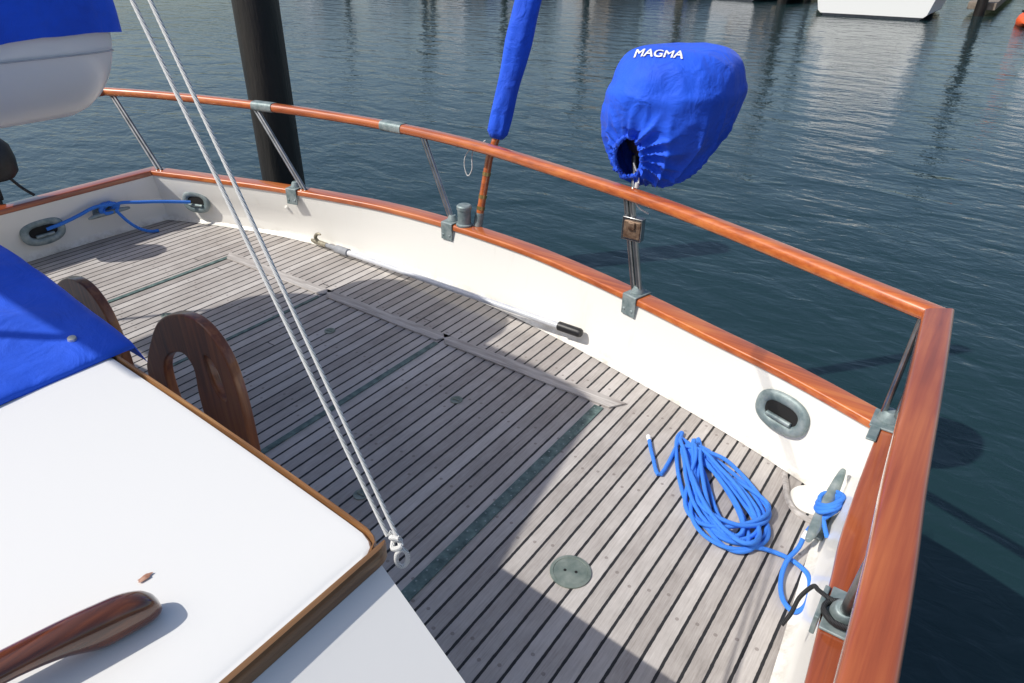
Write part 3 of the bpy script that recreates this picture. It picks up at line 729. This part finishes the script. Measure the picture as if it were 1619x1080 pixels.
# ------------------------------------------------------------------ canopy above the view, added to cast the deck shadow
cp_=empty('unseen_canopy',(-3.4,0,2.0),'unseen blue canvas sheet on poles, added to shade the deck','shadow_canopy')
mb=MB()
ol=[(-4.47,-.42),(-4.47,0),(-4.42,.24),(-4.23,.42),(-3.92,.50),(-3.61,.56),(-3.39,.58),(-2.99,.57),(-2.72,.53),(-2.46,.45),(-2.38,.14),(-2.33,-.16),(-2.26,-.50)]  # outline shaped from the shadow wanted on the deck
o2=[(p.x,p.y) for p in cat([(x,y,0) for x,y in ol],4)]
mb.add([(x,y,z) for z in(2.30,2.315) for x,y in o2],[tuple(range(len(o2)))]+[tuple(range(len(o2),2*len(o2)))]+[(i,(i+1)%len(o2),(i+1)%len(o2)+len(o2),i+len(o2)) for i in range(len(o2))])
obj('canvas',mb,M['navy'],cp_,smooth=False)
for x,y in((-4.42,-.38),(-4.40,.1),(-2.36,-.40)):
    mb=MB();mb.tube([(x,y,2.30),(x,y,.80 if x>-4 else 0)],.012,10);obj('pole',mb,M['steel'],cp_)
# ------------------------------------------------------------------ piling
def piling(x,y,r,top,bot=-3,label='tall black tarred timber piling standing in the water',grp=None):
    mb=MB();rows=[]
    for i in range(26):
        z=bot+(top-bot)*i/25
        rows.append([V((x+(r+.012*noise.noise(V((math.cos(a)*2,math.sin(a)*2,z*.8+x)))+.004*math.sin(9*a+z))*math.cos(a),y+(r+.012*noise.noise(V((math.cos(a)*2,math.sin(a)*2,z*.8+x))))*math.sin(a),z)) for a in[2*math.pi*k/28 for k in range(28)]])
    mb.grid(rows,False,True,True,True);return obj('piling',mb,M['pile'],None,label,'piling',group=grp)
piling(-4.56,3.39,.158,3.2)
# ------------------------------------------------------------------ distant boats and dock
def far_boat(x,y,rot,Ln,beam,free,hullmat,cabmat,sail,label,cover=None):
    g=empty('moored_boat',(x,y,-1),label,'boat',group='boats moored across the harbour')
    R=Matrix.Rotation(rot,3,'Z');O=V((x,y,-1))
    T=lambda p:O+R@V(p)
    mb=MB();rows=[]
    for i in range(19):
        t=i/18;yy=-Ln/2+Ln*t
        wd=beam/2*(.80+.20*min(1,t*2.5)) if t<.45 else beam/2*math.sqrt(max(.0003,1-((t-.45)/.55)**2.2))
        sh=free*(1+.35*t*t);row=[]
        for s,zf in((-1,1),(-1,.6),(-.93,.15),(-.75,-.1),(0,-.45),(.75,-.1),(.93,.15),(1,.6),(1,1)):
            row.append(T((s*wd,yy+(.35*zf*t if t>.9 else 0),sh*zf)))
        rows.append(row)
    mb.grid(rows,False,False,True,True)
    mb.grid([[r[0],r[-1]] for r in rows])
    obj('hull',mb,hullmat,g,center=False,angle=35)
    mb=MB()
    for s in(0,8): mb.tube([r[s]+V((0,0,.02)) for r in rows],.06,8)
    mb.tube([rows[0][0],rows[0][8]],.06,8);obj('gunwale',mb,M['grey'],g,center=False)
    mb=MB();st=[]
    for r in rows: st.append([r[3].lerp(r[2],.35)+(r[3]-r[4]).normalized()*.012,r[2]+(r[3]-r[5]).normalized()*.012])
    mb.grid(st);st=[[r[5].lerp(r[6],.35)+(r[5]-r[4]).normalized()*.012,r[6]+(r[5]-r[3]).normalized()*.012] for r in rows];mb.grid(st)
    r0=rows[0];bk=R@V((0,-.015,0));mb.add([r0[3].lerp(r0[2],.35)+bk,r0[5].lerp(r0[6],.35)+bk,r0[6].lerp(r0[5],.3)+bk,r0[2].lerp(r0[3],.3)+bk],[(0,1,2,3)])
    obj('boot_stripe',mb,M['stripe'],g,center=False,smooth=False)
    mb=MB();ch=1.1 if sail else 1.9;c0=-.05*Ln;cl=Ln*(.45 if sail else .5)
    vs=[]
    for z,k in((free,1),(free+ch*.9,.86),(free+ch,.8)):
        for sx_,sy in((-1,-1),(1,-1),(1,1),(-1,1)):
            vs.append(T((sx_*beam*.36*k,c0+sy*cl/2*k,z)))
    mb.add(vs,[(0,1,5,4),(1,2,6,5),(2,3,7,6),(3,0,4,7),(4,5,9,8),(5,6,10,9),(6,7,11,10),(7,4,8,11),(8,9,10,11)])
    obj('cabin',mb,cabmat,g,center=False,smooth=False,bevel=.03)
    mb=MB();z0=free+ch*.45;z1=free+ch*.75
    for s in(-1,1):
        for j in range(4):
            y0=c0-cl*.38+j*cl*.2;q=s*(beam*.36*.94+.02)
            mb.add([T((q,y0,z0)),T((q,y0+cl*.15,z0)),T((q-s*.03,y0+cl*.15,z1)),T((q-s*.03,y0,z1))],[(0,1,2,3)])
    yb=c0-cl/2*.94-.02;mb.add([T((-beam*.26,yb,z0)),T((beam*.26,yb,z0)),T((beam*.25,yb+.02,z1)),T((-beam*.25,yb+.02,z1))],[(0,1,2,3)])
    obj('window',mb,M['glass'],g,center=False,smooth=False)
    if sail:
        mb=MB();mb.tube([T((0,.1*Ln,free)),T((0,.1*Ln,free+Ln*1.15))],[.09,.06],10)
        mb.tube([T((-beam*.35,.1*Ln,free+Ln*.7)),T((beam*.35,.1*Ln,free+Ln*.7))],.04,8)
        obj('mast',mb,M['steel'],g,center=False)
        mb=MB();mb.tube([T((0,.1*Ln,free+1.7)),T((0,-.1*Ln,free+1.65)),T((0,-.33*Ln,free+1.6))],[.22,.2,.1],12);obj('sail_cover',mb,cover or M['navy'],g,center=False)
    else:
        mb=MB();mb.box(T((0,c0-cl*.05,free+ch+.35)),(beam*.5,beam*.55,.55),R);obj('flybridge',mb,cover or cabmat,g,center=False,bevel=.06,smooth=False)
W=M['farwhite']
far_boat(-6.2,37.0,0.12,9.5,5.2,1.25,M['boatwhite'],M['boatwhite'],False,'white motor cruiser moored stern-on beside the dock')
far_boat(-12.2,40.5,-.1,8,2.9,1.1,W,M['tan'],True,'pale sailboat with tan cabin moored at the dock')
far_boat(-18.5,46,0.1,10,3.4,1.2,M['navy'],W,True,'navy sailboat with tan sail cover at the dock',M['tan'])
far_boat(-24.5,47,0,10,3.6,1.3,W,M['tan'],False,'faded white cabin cruiser moored at the dock')
far_boat(-31,48,.1,11,3.4,1.2,M['navy'],M['tan'],True,'navy sailboat with tan cabin at the dock')
far_boat(-38,49,0,10,3.6,1.3,M['tan'],W,False,'tan cabin cruiser moored at the dock')
far_boat(-46,49,.05,11,3.4,1.2,W,W,True,'faded white sailboat with dark blue sail cover')
far_boat(-55,49,.0,11,3.8,1.3,M['navy'],W,False,'dark blue motor yacht with white cabin at the dock')
far_boat(1.5,39.5,-.1,9,3.2,1.2,M['boatwhite'],W,True,'white sailboat with navy cover next to the cruiser')
far_boat(8,40,.05,9,3.4,1.2,M['tan'],W,False,'tan hulled cruiser moored next to sailboats')
mb=MB();mb.box((-22,54.5,-.65),(90,2.4,.3))
for x in(-10.2,-15.6,-21.6,-28,-34.6,-42,-50,-2.3,4.8): mb.box((x,45.5,-.65),(1.0,18,.28))
obj('dock',mb,M['dockwood'],None,'long grey wooden floating dock with finger piers','dock',smooth=False,bevel=.02)
for i,(x,y) in enumerate(((-10.2,36.2),(-15.6,37.2),(-21.6,38.2),(-28,39.2),(-34.6,39.2),(-42,39.2),(-2.3,36.3),(4.8,39.2),(-13.0,52),(-6,52),(-25,52),(-18,52),(-31.5,44),(-38,44))):
    piling(x,y,.2,4.0+.4*(i%3),-3,'dark timber piling holding a finger pier','pilings along the far dock')
k=empty('kayak',(-.6,33.5,-1),'bright orange kayak floating by the dock','kayak')
mb=MB();mb.tube([V((-.6,32.2+.33*i,-.88+.05*abs(i-5)/5)) for i in range(11)],[.03,.12,.2,.26,.30,.31,.30,.26,.2,.12,.03],14);obj('shell',mb,M['orange'],k)
mb=MB();mb.lathe((-.6,33.9,-.60),(0,0,1),[(.22,0),(.22,.06),(.18,.07),(.16,.0)],24);obj('cockpit_rim',mb,M['black'],k)
